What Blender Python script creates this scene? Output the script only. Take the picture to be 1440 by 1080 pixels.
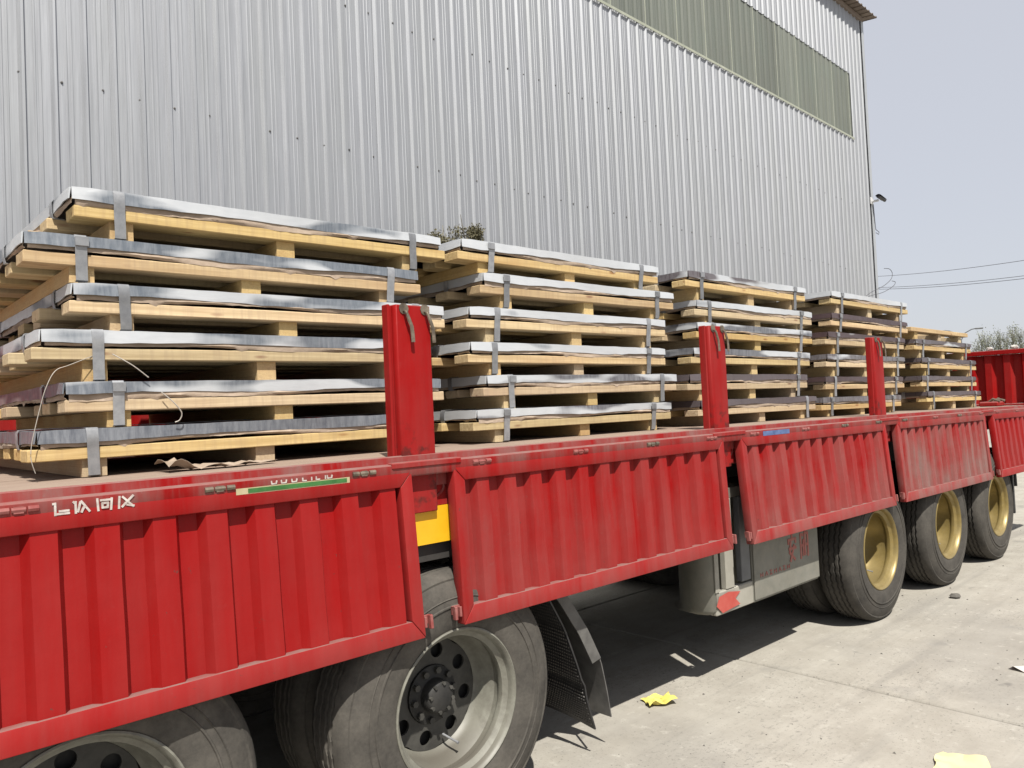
import bpy, bmesh, math, random
from mathutils import Vector, Matrix, noise
for o in list(bpy.data.objects): bpy.data.objects.remove(o)
S = bpy.context.scene
COL = S.collection
rnd = random.Random(7)
R = math.radians

# ------------------------------------------------------------------ camera, light, exposure
cd = bpy.data.cameras.new('camera'); cam = bpy.data.objects.new('camera', cd); COL.objects.link(cam)
cd.sensor_width = 36.0; cd.lens = 1096.3 / 1440 * 36; cd.clip_end = 2000; cd.clip_start = .05
def cam_matrix(yaw, pitch, roll, loc):
    fw = Vector((math.sin(yaw)*math.cos(pitch), math.cos(yaw)*math.cos(pitch), math.sin(pitch)))
    r0 = Vector((math.cos(yaw), -math.sin(yaw), 0)); u0 = r0.cross(fw)
    c, s = math.cos(roll), math.sin(roll)
    r = c*r0 + s*u0; u = -s*r0 + c*u0
    m = Matrix((r, u, -fw)).transposed().to_4x4(); m.translation = loc
    return m
cam.matrix_world = cam_matrix(.7409, .0298, -.0449, Vector((0, -2.473, 1.6991)))
S.camera = cam

SUN = Vector((.30, .57, -1.0)).normalized()          # direction the light travels
sl = bpy.data.lights.new('sun', 'SUN'); so = bpy.data.objects.new('sun', sl); COL.objects.link(so)
sl.energy = 5.0; sl.angle = R(.6); sl.color = (1.0, .955, .88)
so.rotation_euler = SUN.to_track_quat('-Z', 'Y').to_euler(); so.location = (-10, -15, 30)
W = bpy.data.worlds.new('World'); S.world = W; W.use_nodes = True
nt = W.node_tree; bg = nt.nodes['Background']
sky = nt.nodes.new('ShaderNodeTexSky'); sky.sky_type = 'NISHITA'; sky.sun_disc = False
to_sun = -SUN
sky.sun_elevation = math.asin(to_sun.z); sky.sun_rotation = math.atan2(to_sun.x, to_sun.y)
sky.air_density = 1.0; sky.dust_density = 1.5; sky.ozone_density = 1.2; sky.altitude = 50
hz = nt.nodes.new('ShaderNodeMixRGB'); hz.inputs[0].default_value = .86       # even, thin high haze over the whole sky
hz.inputs[2].default_value = (3.60, 3.66, 3.93, 1); nt.links.new(sky.outputs[0], hz.inputs[1])
nt.links.new(hz.outputs[0], bg.inputs[0]); bg.inputs[1].default_value = .118
S.cycles.diffuse_bounces = 3
S.view_settings.view_transform = 'Standard'; S.view_settings.look = 'None'
S.view_settings.gamma = 1; S.view_settings.use_curve_mapping = False; S.view_settings.exposure = 0.60

# ------------------------------------------------------------------ materials
TONE = dict(galvanised_wall_sheet=.86, raw_pine=.98, steel_edge_strip=.84, red_truck_paint=.68, dusty_concrete=.93, dusty_ground=.93, dusty_tyre_rubber=.74,
            dusty_cream_rim=.56, gold_rim_paint=.72, dusty_grey_locker=.62, dusty_pale_panel=.72, yellow_plate=.80, yellow_paper=.72, pale_yellow_paper=.66, white_scrap=.7,
            white_lettering=.66, galvanised_strap=.62, weathered_fibreglass=.80, sticker_border=.6, green_sticker=.7, hazed_spring_leaves=.85)
class NT:
    def __init__(s, name):
        s.tone = TONE.get(name, .82)
        s.m = bpy.data.materials.new(name); s.m.use_nodes = True
        s.t = s.m.node_tree; s.b = s.t.nodes['Principled BSDF']
    def n(s, typ, **kw):
        x = s.t.nodes.new('ShaderNode' + typ)
        for k, v in kw.items(): setattr(x, k, v)
        return x
    def l(s, a, b): s.t.links.new(a, b)
    def set(s, sock, v):
        if sock == 'Base Color': v = s.mix(1.0, v, (s.tone, s.tone, s.tone), 'MULTIPLY')
        if isinstance(v, (int, float, tuple)): s.b.inputs[sock].default_value = v
        else: s.l(v, s.b.inputs[sock])
    def coord(s, kind='Object', scale=(1, 1, 1), rand=False):
        tc = s.n('TexCoord'); mp = s.n('Mapping'); mp.inputs['Scale'].default_value = scale
        src = tc.outputs[kind]
        if kind == 'World':
            pass
        if rand:
            oi = s.n('ObjectInfo'); sc = s.n('VectorMath', operation='SCALE'); cmb = s.n('CombineXYZ')
            for i in range(3): s.l(oi.outputs['Random'], cmb.inputs[i])
            s.l(cmb.outputs[0], sc.inputs[0]); sc.inputs['Scale'].default_value = 57.0
            ad = s.n('VectorMath', operation='ADD'); s.l(src, ad.inputs[0]); s.l(sc.outputs[0], ad.inputs[1]); src = ad.outputs[0]
        s.l(src, mp.inputs['Vector']); return mp.outputs[0]
    def geo(s, scale=(1, 1, 1)):
        g = s.n('NewGeometry'); mp = s.n('Mapping'); mp.inputs['Scale'].default_value = scale
        s.l(g.outputs['Position'], mp.inputs['Vector']); return mp.outputs[0]
    def noise(s, vec, scale=5, detail=4, rough=.6):
        x = s.n('TexNoise'); x.inputs['Scale'].default_value = scale; x.inputs['Detail'].default_value = detail
        x.inputs['Roughness'].default_value = rough; s.l(vec, x.inputs['Vector']); return x.outputs[0]
    def ramp(s, fac, *stops):
        x = s.n('ValToRGB'); cr = x.color_ramp
        while len(cr.elements) < len(stops): cr.elements.new(.5)
        for e, (p, c) in zip(cr.elements, stops):
            e.position = p; e.color = (c, c, c, 1) if isinstance(c, (int, float)) else (*c, 1)
        s.l(fac, x.inputs[0]); return x.outputs[0]
    def mix(s, fac, a, b, mode='MIX'):
        x = s.n('MixRGB', blend_type=mode)
        for i, v in enumerate((fac, a, b)):
            if isinstance(v, (int, float)): x.inputs[i].default_value = v if i == 0 else (v, v, v, 1)
            elif isinstance(v, tuple): x.inputs[i].default_value = (*v, 1) if len(v) == 3 else v
            else: s.l(v, x.inputs[i])
        return x.outputs[0]
    def math(s, op, a, b=0.0, clamp=False):
        x = s.n('Math', operation=op, use_clamp=clamp)
        for i, v in enumerate((a, b)):
            if isinstance(v, (int, float)): x.inputs[i].default_value = v
            else: s.l(v, x.inputs[i])
        return x.outputs[0]
    def attr(s, name):
        x = s.n('Attribute', attribute_type='OBJECT', attribute_name=name); return x.outputs['Fac']
    def upness(s, lo=.3, hi=.9):
        g = s.n('NewGeometry'); sp = s.n('SeparateXYZ'); s.l(g.outputs['Normal'], sp.inputs[0])
        mr = s.n('MapRange'); s.l(sp.outputs['Z'], mr.inputs[0]); mr.inputs[1].default_value = lo; mr.inputs[2].default_value = hi
        return mr.outputs[0]
    def rand(s): return s.n('ObjectInfo').outputs['Random']
    def bump(s, h, strength=.3, dist=.01):
        x = s.n('Bump'); x.inputs['Strength'].default_value = strength; x.inputs['Distance'].default_value = dist
        s.l(h, x.inputs['Height']); s.l(x.outputs[0], s.b.inputs['Normal'])

def mat_red():
    k = NT('red_truck_paint')
    v = k.geo((1, 1, 1)); st = k.geo((22, 22, 1.1))
    base = k.mix(k.noise(v, 1.3, 3), (.315, .0045, .0050), (.40, .0085, .0080))
    base = k.mix(k.math('MULTIPLY', k.ramp(k.noise(k.geo((14, 14, .7)), 1, 4), (.35, 0), (.75, 1)), .3), base, (.235, .004, .0045))
    g = k.n('NewGeometry'); sp = k.n('SeparateXYZ'); k.l(g.outputs['Position'], sp.inputs[0])
    low = k.n('MapRange'); k.l(sp.outputs['Z'], low.inputs[0]); low.inputs[1].default_value = 1.35; low.inputs[2].default_value = .85
    soft = k.noise(k.geo((9, 9, .9)), 1, 5, .6); blot = k.noise(v, 2.1, 5, .6); fine = k.noise(k.geo((60, 60, 5)), 1, 4, .7)
    d = k.math('ADD', k.math('MULTIPLY', soft, .9), k.math('MULTIPLY', blot, .7))
    d = k.math('ADD', d, k.math('MULTIPLY', fine, .25))
    d = k.math('SUBTRACT', d, .78)
    d = k.math('ADD', d, k.math('MULTIPLY', low.outputs[0], .16))
    amt = k.math('ADD', k.attr('dust'), .02)
    d = k.math('MULTIPLY', k.math('MULTIPLY', d, 2.3, True), amt, True)
    edge = k.ramp(k.noise(v, 38, 5, .75), (.60, 0), (.72, .35))
    d = k.math('ADD', d, k.math('MULTIPLY', edge, amt), True)
    up = k.math('MULTIPLY', k.upness(.45, .95), k.ramp(k.noise(v, 14, 4), (.25, .45), (.7, .95)))
    d = k.math('MAXIMUM', d, up)
    col = k.mix(d, base, (.27, .195, .175))
    chip = k.ramp(k.noise(v, 26, 6, .75), (.665, 0), (.70, 1))
    col = k.mix(k.math('MULTIPLY', chip, .6), col, (.09, .06, .05))
    sm = k.math('MULTIPLY', k.ramp(k.noise(v, 17, 3, .6), (.52, 0), (.66, .8)), k.attr('smudge'))
    band = k.n('MapRange'); k.l(sp.outputs['Z'], band.inputs[0]); band.inputs[1].default_value = 1.68; band.inputs[2].default_value = 1.60
    col = k.mix(k.math('MULTIPLY', sm, band.outputs[0]), col, (.035, .022, .018))
    k.set('Base Color', col); k.set('Roughness', k.math('ADD', k.math('MULTIPLY', d, .35), .45))
    k.set('Specular IOR Level', .16)
    k.bump(k.math('ADD', k.noise(v, 4.5, 2), k.math('MULTIPLY', k.noise(v, 18, 3), .25)), .28, .012)
    return k.m
def mat_simple(name, c0, c1, rough=.6, metal=0, scale=6, dust=None, dustamt=.5, bump=0, stretch=(1, 1, 1), kind='Object', rnd_amt=0):
    k = NT(name); v = k.coord(kind, stretch, rand=True)
    col = k.mix(k.ramp(k.noise(v, scale, 6, .65), (.3, 0), (.7, 1)), c0, c1)
    if rnd_amt:
        hs = k.n('HueSaturation'); k.l(col, hs.inputs['Color'])
        k.l(k.math('ADD', k.math('MULTIPLY', k.rand(), rnd_amt), 1 - rnd_amt/2), hs.inputs['Value']); col = hs.outputs[0]
    if dust:
        dn = k.ramp(k.noise(v, scale*2.3, 6, .7), (.38, 0), (.72, dustamt))
        col = k.mix(k.math('MAXIMUM', dn, k.math('MULTIPLY', k.upness(.4, .95), min(1, dustamt*1.3))), col, dust)
    k.set('Base Color', col); k.set('Roughness', rough); k.set('Metallic', metal)
    if bump: k.bump(k.noise(v, scale*4, 5), bump, .005)
    return k.m
def mat_wall():
    k = NT('galvanised_wall_sheet')
    s1 = k.coord('Object', (26, 26, .55), True); s2 = k.coord('Object', (3.5, 3.5, .5), True); s3 = k.coord('Object', (110, 110, 1.6), True)
    n = k.math('ADD', k.math('MULTIPLY', k.noise(s1, 1, 6, .7), .5), k.math('MULTIPLY', k.noise(s3, 1, 3), .5))
    col = k.mix(k.ramp(n, (.33, 0), (.68, 1)), (.36, .37, .39), (.50, .515, .54))
    col = k.mix(k.math('MULTIPLY', k.ramp(k.noise(s2, 1, 4), (.4, 0), (.75, 1)), .35), col, (.41, .425, .415))
    k.set('Base Color', col)
    k.set('Metallic', .78); k.set('Roughness', k.ramp(n, (.2, .56), (.8, .66)))
    k.bump(k.noise(k.coord('Object', (5, 5, .8), True), 1, 3), .25, .02)
    return k.m
def mat_skylight():
    k = NT('weathered_fibreglass')
    s1 = k.coord('Object', (18, 18, .5), True); v = k.coord('Object', (1, 1, 1), True)
    col = k.mix(k.ramp(k.noise(s1, 1, 6, .7), (.3, 0), (.7, 1)), (.122, .133, .112), (.188, .202, .172))
    col = k.mix(k.math('MULTIPLY', k.ramp(k.noise(v, 1.1, 4), (.45, 0), (.7, 1)), .5), col, (.15, .178, .15))
    hs = k.n('HueSaturation'); k.l(col, hs.inputs['Color']); k.l(k.math('ADD', k.math('MULTIPLY', k.rand(), .3), .85), hs.inputs['Value'])
    k.set('Base Color', hs.outputs[0]); k.set('Roughness', .42); k.set('Specular IOR Level', .5)
    return k.m
def mat_wood():
    k = NT('raw_pine')
    v = k.coord('Object', (2.2, 60, 60), True); w = k.coord('Object', (1, 1, 1), True); f = k.coord('Object', (60, 140, 4), True)
    g = k.noise(v, 1, 5, .65)
    col = k.mix(k.ramp(g, (.32, 0), (.68, 1)), (.39, .27, .105), (.57, .435, .205))
    col = k.mix(k.math('MULTIPLY', k.ramp(k.noise(w, 2.6, 3), (.5, 0), (.72, 1)), .4), col, (.42, .25, .10))
    knot = k.n('TexVoronoi'); knot.inputs['Scale'].default_value = 1.0
    k.l(k.coord('Object', (4.2, 16, 16), True), knot.inputs['Vector'])
    col = k.mix(k.ramp(knot.outputs['Distance'], (.07, .85), (.16, 0)), col, (.24, .11, .04))
    col = k.mix(k.math('MULTIPLY', k.ramp(k.noise(f, 1, 3), (.45, 0), (.7, 1)), .45), col, (.34, .235, .12))
    hs = k.n('HueSaturation'); k.l(col, hs.inputs['Color']); k.l(k.math('ADD', k.math('MULTIPLY', k.rand(), .28), .84), hs.inputs['Value'])
    k.l(k.math('ADD', k.math('MULTIPLY', k.math('FRACT', k.math('MULTIPLY', k.rand(), 13.7)), .34), .70), hs.inputs['Saturation'])
    k.l(k.math('ADD', k.math('MULTIPLY', k.math('FRACT', k.math('MULTIPLY', k.rand(), 31.3)), .014), .488), hs.inputs['Hue'])
    k.set('Base Color', hs.outputs[0]); k.set('Roughness', .75); k.set('Specular IOR Level', .2)
    k.bump(g, .35, .003)
    return k.m
def mat_edge():
    k = NT('steel_edge_strip')
    v = k.coord('Object', (1, 1, 1), True); st = k.coord('Object', (1.3, .6, 5), True)
    a = k.attr('scuff'); br = k.attr('brown')
    pat = k.noise(st, 1.9, 1.6, .5)
    thr = k.math('SUBTRACT', .78, k.math('MULTIPLY', a, .56))
    m = k.math('MULTIPLY', k.math('SUBTRACT', pat, thr), 11, True)
    fine = k.ramp(k.noise(k.coord('Object', (60, 60, 9), True), 1, 4, .7), (.3, .72), (.65, 1))
    m = k.math('MULTIPLY', m, k.math('MAXIMUM', fine, k.math('MULTIPLY', br, 1.05)), True)
    light = k.mix(k.noise(v, 9, 5), (.50, .525, .55), (.66, .675, .69))
    dark = k.mix(br, k.mix(k.noise(v, 12, 4), (.10, .12, .15), (.19, .215, .245)), k.mix(k.noise(v, 8, 4), (.042, .025, .028), (.095, .062, .062)))
    col = k.mix(m, light, dark)
    k.set('Base Color', col); k.set('Metallic', k.math('SUBTRACT', .25, k.math('MULTIPLY', k.math('MULTIPLY', m, br), .25))); k.set('Roughness', k.ramp(k.noise(v, 20, 4), (.3, .3), (.7, .5)))
    k.bump(k.noise(k.coord('Object', (5, 20, 20), True), 1, 4), .3, .006)
    return k.m
def mat_tyre():
    k = NT('dusty_tyre_rubber')
    v = k.coord('Object', (1, 1, 1), True)
    n = k.noise(v, 7, 6, .65); f = k.noise(v, 60, 4, .7)
    d = k.math('ADD', k.ramp(n, (.3, .35), (.7, .8)), k.math('MULTIPLY', k.math('SUBTRACT', f, .5), .5), True)
    d = k.math('MULTIPLY', d, k.math('ADD', k.attr('dust'), .55), True)
    col = k.mix(d, (.016, .016, .0165), (.165, .15, .128))
    k.set('Base Color', col); k.set('Roughness', .85); k.set('Specular IOR Level', .2)
    k.bump(k.math('ADD', f, n), .25, .004)
    return k.m
def mat_ground(name, tint=1.0):
    k = NT(name); p = k.geo()
    big = k.noise(p, .55, 5, .6); med = k.noise(p, 3.2, 6, .65); fin = k.noise(p, 55, 5, .75); sw = k.noise(k.geo((.5, 3.2, 1)), 1.5, 6, .65)
    col = k.mix(k.ramp(med, (.3, 0), (.7, 1)), (.272*tint, .253*tint, .217*tint), (.358*tint, .338*tint, .296*tint))
    col = k.mix(k.math('MULTIPLY', k.ramp(sw, (.45, 0), (.7, 1)), .4), col, (.42*tint, .40*tint, .352*tint))
    col = k.mix(k.math('MULTIPLY', k.ramp(big, (.50, 0), (.64, 1)), .42), col, (.235*tint, .225*tint, .205*tint))
    speck = k.math('MULTIPLY', k.ramp(fin, (.57, 0), (.66, 1)), k.ramp(k.noise(p, 1.3, 5), (.42, .12), (.60, .85)))
    col = k.mix(speck, col, (.095, .088, .08))
    sp2 = k.math('MULTIPLY', k.ramp(k.noise(k.geo((1, 1.6, 1)), 24, 5, .8), (.55, 0), (.62, .6)), k.ramp(k.noise(p, .9, 4), (.46, 0), (.58, 1)))
    col = k.mix(sp2, col, (.165, .155, .14))
    lt = k.ramp(k.noise(k.geo((1, 1, 1)), 11, 5, .7), (.58, 0), (.70, .5)); col = k.mix(lt, col, (.46, .44, .39))
    stain = k.ramp(k.noise(p, 1.9, 3), (.62, 0), (.70, .38))
    col = k.mix(stain, col, (.18, .175, .165))
    tr_ = k.ramp(k.noise(k.geo((.22, 5.5, 1)), 1.0, 4, .6), (.55, 0), (.68, .35)); col = k.mix(tr_, col, (.20, .19, .172))
    oil = k.ramp(k.noise(p, 4.3, 3, .5), (.70, 0), (.76, .55)); col = k.mix(oil, col, (.12, .115, .108))
    k.set('Base Color', col); k.set('Roughness', .92); k.set('Specular IOR Level', .15)
    k.bump(k.math('ADD', k.math('MULTIPLY', fin, .6), med), .35, .008)
    return k.m
def mat_leaf(name, c0, c1):
    k = NT(name)
    col = k.mix(k.noise(k.coord('Object', (1, 1, 1), True), 9, 3), c0, c1)
    k.set('Base Color', col); k.set('Roughness', .7)
    k.set('Subsurface Weight', 0.0)
    return k.m

M = dict(
    red=mat_red(), wall=mat_wall(), skylight=mat_skylight(), wood=mat_wood(), edge=mat_edge(), tyre=mat_tyre(),
    slab=mat_ground('dusty_concrete'), soil=mat_ground('dusty_ground', .9),
    trim=mat_simple('galvanised_trim', (.40, .42, .44), (.52, .54, .56), .5, .3, 4, stretch=(4, 4, .4)),
    eave=mat_simple('rusty_roof_sheet', (.17, .13, .105), (.27, .22, .18), .75, 0, 5),
    flash=mat_simple('pale_flashing', (.33, .35, .27), (.45, .465, .38), .5, .1, 5),
    screw=mat_simple('screw_rust', (.13, .13, .135), (.24, .23, .22), .6, .4),
    strap=mat_simple('galvanised_strap', (.33, .34, .36), (.50, .51, .525), .42, .45, 30, rnd_amt=.5),
    paper=mat_simple('kraft_paper', (.31, .235, .17), (.45, .36, .28), .9, 0, 12, bump=.5, rnd_amt=.3),
    sheet=mat_simple('steel_top_sheet', (.10, .10, .105), (.17, .17, .175), .5, .6, 4),  # sheet colour darkened to deepen the shade in the pallet openings
    floor=mat_simple('dusty_deck', (.20, .13, .10), (.32, .235, .18), .9, 0, 7, dust=(.31, .24, .185), dustamt=.35, bump=.3, stretch=(.5, 3, 3)),
    rim=mat_simple('dusty_cream_rim', (.25, .245, .20), (.37, .365, .305), .5, 0, 9, dust=(.15, .135, .11), dustamt=.7),
    gold=mat_simple('gold_rim_paint', (.27, .195, .055), (.40, .30, .11), .38, .35, 9, dust=(.27, .23, .15), dustamt=.3),
    disc=mat_simple('grimy_shaded_wheel_disc', (.028, .027, .024), (.075, .072, .063), .65, 0, 12),  # grime, with the shade inside the wheel also put into the colour
    hub=mat_simple('greasy_hub', (.010, .010, .010), (.035, .033, .030), .7, 0, 14),
    chassis=mat_simple('dark_chassis', (.018, .017, .016), (.05, .045, .04), .8, 0, 8),
    flap=mat_simple('black_rubber_flap', (.012, .012, .014), (.035, .034, .034), .5, 0, 16),
    knob=mat_simple('rubber_knobs', (.03, .03, .032), (.10, .085, .07), .45, 0, 9),
    fender=mat_simple('grey_fender', (.075, .072, .068), (.15, .145, .135), .7, 0, 12),
    box=mat_simple('dusty_grey_locker', (.20, .20, .165), (.29, .285, .245), .65, .1, 7, dust=(.36, .33, .27), dustamt=.5),
    boxpale=mat_simple('dusty_pale_panel', (.34, .325, .275), (.43, .41, .35), .7, .05, 8),
    boxdark=mat_simple('dark_slot', (.008, .008, .008), (.02, .02, .018), .9),
    boxgrey=mat_simple('blue_grey_panel', (.12, .125, .13), (.17, .175, .18), .6, .1, 8),
    iron=mat_simple('worn_iron_hook', (.10, .08, .06), (.34, .28, .21), .45, .55, 26),
    pinkhook=mat_simple('dusty_red_latch', (.22, .035, .03), (.33, .13, .115), .7, 0, 20),
    yellow=mat_simple('yellow_plate', (.80, .42, .008), (.86, .49, .015), .45, 0, 8),
    white=mat_simple('white_lettering', (.45, .36, .32), (.82, .78, .72), .7, 0, 60),
    green=mat_simple('green_sticker', (.03, .13, .025), (.06, .22, .05), .6, 0, 25),
    cream=mat_simple('sticker_border', (.55, .46, .25), (.66, .58, .36), .7, 0, 25),
    blue=mat_simple('blue_sticker', (.05, .09, .22), (.12, .18, .36), .6, 0, 25),
    faded=mat_simple('faded_red_lettering', (.34, .09, .075), (.40, .17, .14), .8, 0, 30),
    redspot=mat_simple('red_spot_paint', (.44, .055, .04), (.50, .11, .085), .6, 0, 12),
    yellowpaper=mat_simple('yellow_paper', (.80, .66, .13), (.87, .76, .22), .8, 0, 8),
    palepaper=mat_simple('pale_yellow_paper', (.86, .75, .36), (.9, .8, .45), .8, 0, 8),
    whitepaper=mat_simple('white_scrap', (.74, .70, .64), (.82, .79, .74), .8, 0, 12),
    wire=mat_simple('pale_wire', (.36, .33, .29), (.52, .48, .43), .6, .2),
    darkwire=mat_simple('dark_wire', (.07, .07, .085), (.11, .11, .125), .7),
    blackplastic=mat_simple('black_plastic', (.02, .02, .024), (.05, .05, .055), .45),
    whiteplastic=mat_simple('white_plastic', (.6, .6, .6), (.7, .7, .7), .45),
    lamp=mat_simple('lamp_grey', (.12, .125, .13), (.18, .185, .19), .6),
    bark=mat_simple('pale_bark', (.20, .185, .15), (.33, .31, .26), .9, 0, 8),
    leaf=mat_leaf('hazed_spring_leaves', (.22, .245, .165), (.36, .375, .28)),  # pale spring green, lifted further to paint in the distance haze
    drygrass=mat_leaf('dry_shrub_leaves', (.07, .068, .03), (.19, .165, .09)),
    pebble=mat_simple('pebble', (.06, .055, .05), (.16, .15, .13), .9, 0, 10),
)

# ------------------------------------------------------------------ mesh helpers
class MB:
    def __init__(s): s.v = []; s.f = []; s.mi = []; s.cur = 0
    def add(s, vs, fs):
        o = len(s.v); s.v += [tuple(p) for p in vs]; s.f += [tuple(i + o for i in f) for f in fs]; s.mi += [s.cur]*len(fs); return s
    def box(s, x0, x1, y0, y1, z0, z1, nx=1):
        vs = []; fs = []
        for i in range(nx + 1):
            x = x0 + (x1 - x0)*i/nx
            vs += [(x, y0, z0), (x, y1, z0), (x, y1, z1), (x, y0, z1)]
        for i in range(nx):
            a = 4*i; b = a + 4
            for j in range(4): fs.append((a + j, a + (j+1) % 4, b + (j+1) % 4, b + j))
        fs.append((3, 2, 1, 0)); e = 4*nx; fs.append((e, e+1, e+2, e+3))
        return s.add(vs, fs)
    def sweep(s, prof, path_pts, closed=True, caps=True):     # prof: list of lists of points, one ring per station
        n = len(prof[0]); vs = [p for ring in prof for p in ring]; fs = []
        m = n if closed else n - 1
        for i in range(len(prof) - 1):
            for j in range(m): fs.append((i*n + j, i*n + (j+1) % n, (i+1)*n + (j+1) % n, (i+1)*n + j))
        if caps and closed:
            fs.append(tuple(reversed(range(n)))); fs.append(tuple((len(prof)-1)*n + j for j in range(n)))
        return s.add(vs, fs)
    def tube(s, pts, r, n=8, caps=True):
        pts = [Vector(p) for p in pts]; rings = []; ref = None
        for i, p in enumerate(pts):
            d = (pts[min(i+1, len(pts)-1)] - pts[max(i-1, 0)]).normalized()
            if ref is None: ref = Vector((0, 0, 1)) if abs(d.z) < .9 else Vector((1, 0, 0))
            a = d.cross(ref).normalized(); b = d.cross(a).normalized(); ref = -b if False else ref
            rr = r[i] if isinstance(r, (list, tuple)) else r
            rings.append([p + a*math.cos(2*math.pi*k/n)*rr + b*math.sin(2*math.pi*k/n)*rr for k in range(n)])
        return s.sweep(rings, None, True, caps)
    def lathe(s, prof, c, n=48, axis='y', wob=None):           # prof: (r, h)
        vs = []; fs = []; m = len(prof)
        for i in range(n):
            a = 2*math.pi*i/n; ca, sa = math.cos(a), math.sin(a)
            for j, (r, h) in enumerate(prof):
                hh = h + (wob(i, j) if wob else 0)
                if axis == 'y': vs.append((c[0] + r*ca, c[1] + hh, c[2] + r*sa))
                else: vs.append((c[0] + r*ca, c[1] + r*sa, c[2] + hh))
        for i in range(n):
            k = (i+1) % n
            for j in range(m-1):
                q = (i*m + j, k*m + j, k*m + j+1, i*m + j+1)
                fs.append(q if axis != 'y' else tuple(reversed(q)))
        return s.add(vs, fs)
    def grid(s, fn, nu, nv):
        vs = [fn(i/nu, j/nv) for i in range(nu+1) for j in range(nv+1)]
        fs = [(i*(nv+1)+j, (i+1)*(nv+1)+j, (i+1)*(nv+1)+j+1, i*(nv+1)+j+1) for i in range(nu) for j in range(nv)]
        return s.add(vs, fs)
    def map(s, fn): s.v = [tuple(fn(*p)) for p in s.v]; return s
    def mesh(s, name, mat, bevel=0, smooth=True, ang=35, solid=0, seg=1):
        me = bpy.data.meshes.new(name); me.from_pydata(s.v, [], s.f)
        for mm in (mat if isinstance(mat, (list, tuple)) else [mat]): me.materials.append(mm)
        if any(s.mi): me.polygons.foreach_set('material_index', s.mi)
        bm = bmesh.new(); bm.from_mesh(me)
        if bevel:
            bmesh.ops.remove_doubles(bm, verts=bm.verts, dist=1e-6)
            es = [e for e in bm.edges if len(e.link_faces) == 2 and e.calc_face_angle(0) > R(30)]
            bmesh.ops.bevel(bm, geom=es, offset=bevel, segments=seg, affect='EDGES', profile=.5)
        if solid: bmesh.ops.solidify(bm, geom=bm.faces[:], thickness=solid)
        bmesh.ops.recalc_face_normals(bm, faces=bm.faces)
        bm.to_mesh(me); bm.free()
        if smooth:
            me.shade_smooth(); me.set_sharp_from_angle(angle=R(ang))
        return me

def wloc(o):
    v = Vector((0, 0, 0))
    while o: v = v + o.location; o = o.parent
    return v
def put(name, me, parent=None, loc=(0, 0, 0), rot=(0, 0, 0)):
    o = bpy.data.objects.new(name, me); COL.objects.link(o); o.parent = parent; o.location = loc; o.rotation_euler = rot
    return o
def build(name, mb, mat, parent=None, local=False, **kw):
    """mb in world coordinates (or the parent's local frame); the object's origin goes to its middle."""
    base = Vector((0, 0, 0)) if (local or not parent) else wloc(parent)
    lo = Vector([min(p[i] for p in mb.v) for i in range(3)]); hi = Vector([max(p[i] for p in mb.v) for i in range(3)])
    c = (lo + hi)/2; mb.v = [(p[0]-c.x, p[1]-c.y, p[2]-c.z) for p in mb.v]
    return put(name, mb.mesh(name, mat, **kw), parent, c - base)
def thing(name, label, cat, loc=(0, 0, 0), rz=0, group=None):
    o = bpy.data.objects.new(name, None); COL.objects.link(o); o.location = loc; o.rotation_euler = (0, 0, rz)
    o.empty_display_size = .2
    return tag(o, label, cat, group)
def tag(o, label=None, cat=None, group=None, kind=None):
    if label: o['label'] = label
    if cat: o['category'] = cat
    if group: o['group'] = group
    if kind: o['kind'] = kind
    return o
def camber(x): return .0029*x - .0009*x*x
def bend(mb): return mb.map(lambda x, y, z: (x, y, z + camber(x)))

# ------------------------------------------------------------------ ground
g = MB().grid(lambda u, v: (-260 + 620*u, -260 + 620*v, -.05), 4, 4)
ground = tag(build('ground', g, M['soil']), kind='structure')
def slab(x0, x1, y0, y1):
    m = MB(); e = .009
    m.box(x0+e, x1-e, y0+e, y1-e, -.2, 0)
    return build('concrete_slab', m, M['slab'], ground, bevel=.008)
for ix in range(-2, 8):
    for iy in range(-2, 2):
        x0 = 4.48 + 5*(ix - 1); y0 = -2.6 + 4.6*iy
        slab(x0, x0 + 5, y0, y0 + 4.6)

# ------------------------------------------------------------------ building
WANG = math.atan(.04867)
XC, YC = 18.35, 4.362 + .04867*(18.35 - 5)
bld = thing('warehouse', 'grey corrugated steel warehouse with long green translucent strip under the eave', 'building', (XC, YC, 0), WANG)
PITCH = .217; SHW = 4*PITCH; ZS0, ZS1, ZE = 7.36, 8.83, 10.36
def wall_profile(n=4):
    # x from 0 (right) to -SHW ; y negative = toward the yard
    pts = []
    for i in range(n):
        b = -i*PITCH
        pts += [(b, 0), (b-.052, 0), (b-.056, -.004), (b-.066, -.004), (b-.070, 0), (b-.090, 0), (b-.094, -.004), (b-.104, -.004), (b-.108, 0),
                (b-.162, 0), (b-.172, -.028), (b-.190, -.028)]
        pts += [(b-.212, 0)]
    pts.append((-n*PITCH, 0))
    return pts
def sheet_mesh(name, z0, z1, mat, n=4):
    pr = wall_profile(n); m = MB(); nz = 1
    m.sweep([[(x, y, z0 + (z1-z0)*i/nz) for x, y in pr] for i in range(nz+1)], None, closed=False)
    # return lip so the sheet has thickness at its edges
    m.add([(0, .001, z0), (0, .04, z0), (0, .04, z1), (0, .001, z1)], [(0, 1, 2, 3)])
    return m.mesh(name, mat, smooth=True, ang=12)
NSH = 26
low = sheet_mesh('wall_sheet', 0, ZS0, M['wall']); up = sheet_mesh('wall_sheet', ZS1, ZE, M['wall']); full = sheet_mesh('wall_sheet', 0, ZE, M['wall'])
sky_me = sheet_mesh('skylight_sheet', ZS0-.03, ZS1+.03, M['skylight'])
put('wall_sheet', full, bld, (0, 0, 0))
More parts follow.
